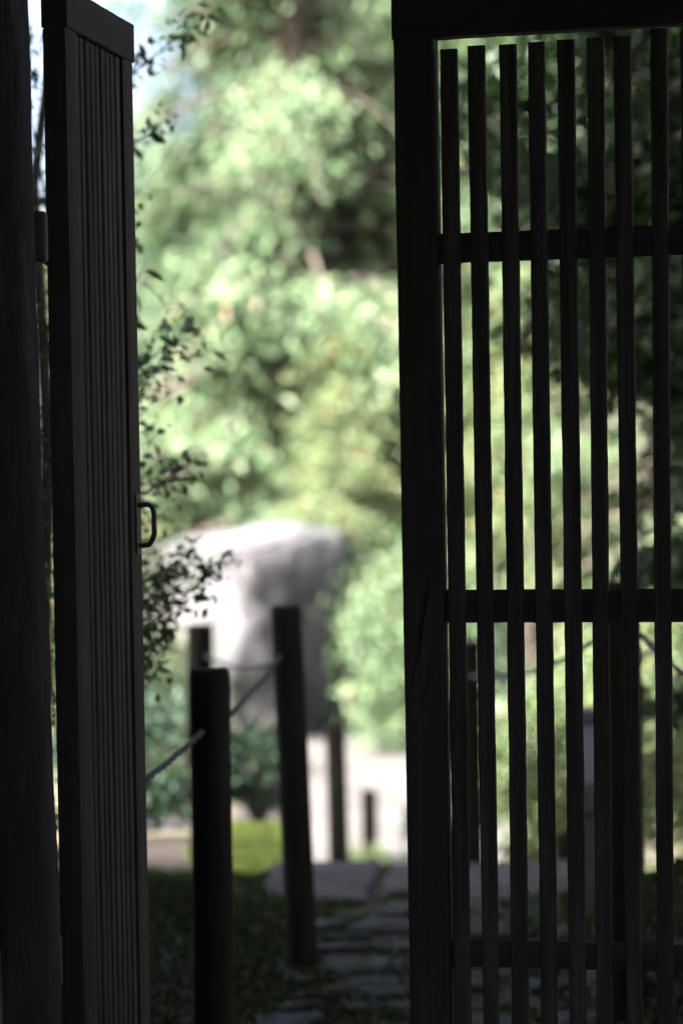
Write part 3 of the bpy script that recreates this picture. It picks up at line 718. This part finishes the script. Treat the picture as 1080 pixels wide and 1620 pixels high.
# main stems
ts.add([Vector((0, 0, -.05)), Vector((-.03, .02, .6)), Vector((.0, 0, 1.2)), Vector((-.02, 0, 1.75)), Vector((.03, 0, 2.1)), Vector((0, 0, 2.4))], [.02, .017, .014, .011, .008, .004], 7)
ts.add([Vector((.02, .05, -.05)), Vector((.06, .06, .5)), Vector((.05, .05, .95))], [.014, .011, .006], 6)
def V3(x, y, z): return Vector((x, y, z)) - th0
sprays = [  # twig path, leaves on it, spread, leaf kind
    ([(-.58, 6.02, 2.02), (-.44, 6.0, 2.15), (-.37, 5.98, 2.205), (-.30, 6.0, 2.262), (-.25, 6.02, 2.290)], 24, .022, (0, 2)),
    ([(-.60, 6.02, 1.9), (-.44, 6.0, 2.01), (-.39, 6.0, 2.04), (-.345, 6.0, 2.078)], 14, .020, (0, 1)),
    ([(-.60, 6.05, 1.45), (-.46, 6.0, 1.66), (-.425, 6.0, 1.73), (-.40, 6.0, 1.775)], 11, .016, (3,)),
    ([(-.60, 6.05, 1.40), (-.45, 6.02, 1.53), (-.37, 6.0, 1.585), (-.315, 5.98, 1.605)], 34, .045, (0, 1)),
    ([(-.60, 6.02, 1.35), (-.46, 6.0, 1.49), (-.38, 6.0, 1.54)], 22, .045, (0, 1)),
    ([(-.60, 6.05, 1.15), (-.45, 6.0, 1.265), (-.37, 6.0, 1.31), (-.30, 6.0, 1.355)], 26, .022, (0, 1, 1)),
    ([(-.60, 6.0, .95), (-.45, 6.0, 1.085), (-.34, 5.98, 1.13), (-.225, 5.98, 1.135)], 26, .025, (0, 1, 2)),
    ([(-.60, 6.0, .90), (-.45, 6.02, 1.01), (-.39, 6.0, 1.085), (-.295, 6.0, 1.192)], 24, .028, (0, 1, 2)),
    ([(-.60, 6.0, .85), (-.45, 6.02, .96), (-.40, 6.0, 1.02), (-.33, 6.0, 1.06)], 22, .026, (0, 1)),
    ([(-.57, 6.05, .75), (-.455, 6.0, .90), (-.41, 6.0, .94), (-.385, 6.0, .98)], 34, .026, (1,)),
    ([(-.60, 6.0, 1.70), (-.47, 6.0, 1.83), (-.425, 6.0, 1.88)], 0, .03, (0, 1)),
    ([(-.60, 6.0, 1.30), (-.47, 6.0, 1.40), (-.40, 6.0, 1.42)], 0, .04, (0, 1)),
    ([(-.60, 6.0, 1.05), (-.47, 6.0, 1.17), (-.40, 6.0, 1.19)], 0, .04, (0, 1)),
    ([(-.60, 6.0, .95), (-.45, 6.0, 1.05), (-.33, 6.0, 1.08), (-.26, 6.0, 1.10)], 0, .04, (0, 1)),
    ([(-.60, 6.0, 1.85), (-.64, 5.98, 2.10), (-.63, 5.98, 2.30)], 22, .03, (0, 1)),
    ([(-.60, 6.0, 1.55), (-.64, 5.98, 1.80), (-.63, 5.98, 1.98)], 16, .03, (0, 1)),
    ([(-.60, 6.0, .70), (-.63, 5.98, 1.0), (-.62, 5.98, 1.4)], 22, .05, (0, 1)),
]
nl = 0
for path, n, spread, kinds in sprays:
    pp = [V3(*p) for p in path]
    ts.add(pp, [.0035 - .0026 * i / (len(pp) - 1) for i in range(len(pp))], 5)
    for i in range(n):
        u = (.12 + .88 * (i + rl.random()) / n) * (len(pp) - 1); k = min(int(u), len(pp) - 2); f = u - k
        p = pp[k].lerp(pp[k + 1], f); d = (pp[k + 1] - pp[k]).normalized()
        off = Vector((rl.gauss(0, 1), rl.gauss(0, 1) * 1.3, rl.gauss(0, 1))) * spread * .55
        q = p + off
        if off.length > .012: ts.add([p, p + off * .5 + Vector((0, 0, .004)), q], [.0012, .001, .0007], 4)
        o = link('leaf', lv[rl.choice(kinds)], None, th); o.location = q
        dirv = (d * .6 + off.normalized() * .7 + Vector((rl.gauss(0, .4), rl.gauss(0, .4), rl.gauss(0, .4) - .1))).normalized()
        o.rotation_euler = (dirv.to_track_quat('X', 'Z').to_matrix() @ Matrix.Rotation(rl.gauss(0, .7), 3, 'X')).to_euler()
        sc = rl.uniform(.75, 1.25); o.scale = (sc, sc, sc); nl += 1
ts.build('branches', M['twig'], th)
# leaves crowding the denser sprays, too many to single out
P = []
for path, n, spread, kinds in sprays:
    if len(kinds) == 1 and kinds[0] == 3: continue
    pp = [V3(*p) for p in path]
    for i in range(int(n * 3.2) or 100):
        u = (.10 + .82 * rl.random() ** 1.2) * (len(pp) - 1); k = min(int(u), len(pp) - 2)
        q = pp[k].lerp(pp[k + 1], u - k)
        P.append((q.x + rl.gauss(0, 1) * spread * .8, q.y + rl.gauss(0, 1) * spread * 1.6, q.z + rl.gauss(0, 1) * spread * .85))
P = np.array(P); n = len(P)
o = link('crowded_leaves', leaves_mesh('crowded_leaves', P, rand_dir(n) + np.array([.3, 0, -.2]), rand_dir(n) + np.array([0, 0, .5]), nrng.uniform(.016, .034, n), nrng.uniform(.010, .018, n)), M['silhouette'], th); o['kind'] = 'stuff'
# the close grown inside of the bush, behind the gate leaf
n = 2600
P = np.stack([nrng.normal(-.10, .14, n), nrng.normal(.10, .12, n), nrng.uniform(.05, 1.75, n)], 1)
keep = P[:, 0] < .10; P = P[keep]; n = len(P)
o = link('inner_leaves', leaves_mesh('inner_leaves', P, rand_dir(n), rand_dir(n) + np.array([0, 0, .5]), nrng.uniform(.017, .03, n), nrng.uniform(.010, .016, n)), M['silhouette'], th); o['kind'] = 'stuff'

# ------------------------------------------------------------------ moss and pebbles
def scatter(name, n, fx, mat, L, W, label, cat):
    x, y, keep = fx(n); x = x[keep]; y = y[keep]; n = len(x)
    P = np.stack([x, y, height(x, y) - .004], 1)
    D = rand_dir(n) * .8 + np.array([0, 0, 1.0]); N = rand_dir(n)
    s = nrng.uniform(.5, 1.4, n)
    o = link(name, leaves_mesh(name, P, D, N, L * s, W * s), mat); tag(o, label, cat, kind='stuff'); return o
def fx_bank(n):
    x = nrng.uniform(-1.6, 1.6, n); y = nrng.uniform(4.6, 10, n)
    k = nrng.random(n) < .75 + .25 * np.sin(x * 6.3 + 1.2 * np.sin(y * 4.1))
    return x, y, k & ((x < -.13 + .05 * np.sin(y * 7)) | (x > .58)) & (y < 9.3)
scatter('moss', 150000, fx_bank, M['moss_tuft'], .020, .010, 'dark moss covering the shaded banks on both sides of the landing', 'moss')
def fx_joint(n):
    x = nrng.uniform(-.3, .75, n); y = nrng.uniform(4.8, 8.15, n)
    return x, y, (np.sin(x * 17 + 2 * np.sin(y * 6)) * np.sin(y * 11 + x * 5)) > -.05
scatter('moss', 18000, fx_joint, M['moss_tuft'], .020, .010, 'moss growing in the joints of the stone landing', 'moss')
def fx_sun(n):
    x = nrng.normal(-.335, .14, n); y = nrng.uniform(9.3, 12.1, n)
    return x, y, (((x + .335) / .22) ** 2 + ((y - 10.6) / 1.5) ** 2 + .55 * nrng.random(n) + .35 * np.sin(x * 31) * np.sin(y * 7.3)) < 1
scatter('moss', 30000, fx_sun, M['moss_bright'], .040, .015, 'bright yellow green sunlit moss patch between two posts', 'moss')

# ------------------------------------------------------------------ unseen house added left of the gateway to shade gate and landing
hs = empty('shade_house', (-3.6, 2.2, .10)); tag(hs, 'unseen plastered house with deep eaves added left of the gateway to shade it', 'house')
link('wall', box_mesh('wall', (-2.2, -5.0, -.2), (1.6, 5.0, 5.4), .01), M['plaster'], hs)
bmh = bmesh.new()
for s in (-1, 1):
    r = bmesh.ops.create_cube(bmh, size=1.0)
    for v in r['verts']:
        d = v.co.y + .5
        v.co = Vector((-.3 + s * d * 2.5, v.co.x * 11.2, 6.45 - d * 1.15 + v.co.z * .12))
link('roof', bm_mesh('roof', bmh), M['tile'], hs)
for yy in (-4.9, -2.5, 0, 2.5, 4.9):
    link('timber_post', box_mesh('timber_post', (1.602, yy - .07, -.1), (1.66, yy + .07, 5.3), .004), M['wood'], hs)
link('sill_beam', box_mesh('sill_beam', (1.603, -4.98, -.1), (1.72, 4.98, .02), .004), M['wood_h'], hs)

# unseen roof added over the camera to cut skylight on the gate
ap = empty('shade_ceiling', (.35, -.8, .10)); tag(ap, 'unseen dark boarded roof added in front of the gate to keep it dark', 'roof')
link('ceiling_boards', box_mesh('ceiling_boards', (-2.2, -2.2, 2.75), (2.3, 3.5, 2.80), .004), M['wood_h'], ap)
for xx in (-1.9, 2.0):
    for yy in (-2.0, .6, 3.2):
        link('pillar', box_mesh('pillar', (xx - .06, yy - .06, -.15), (xx + .06, yy + .06, 2.749), .004), M['wood'], ap)
bw = empty('shade_wall', (2.75, -.8, .10)); tag(bw, 'unseen tall grey plaster wall added on the right to block side light', 'wall')  # added out of view to keep side light off gate and landing
link('wall_body', box_mesh('wall_body', (-.08, -3.6, -.6), (.08, 10.3, 3.2), .004), M['plaster'], bw)
link('wall_cap', box_mesh('wall_cap', (-.16, -3.65, 3.201), (.16, 10.35, 3.28), .004), M['tile'], bw)
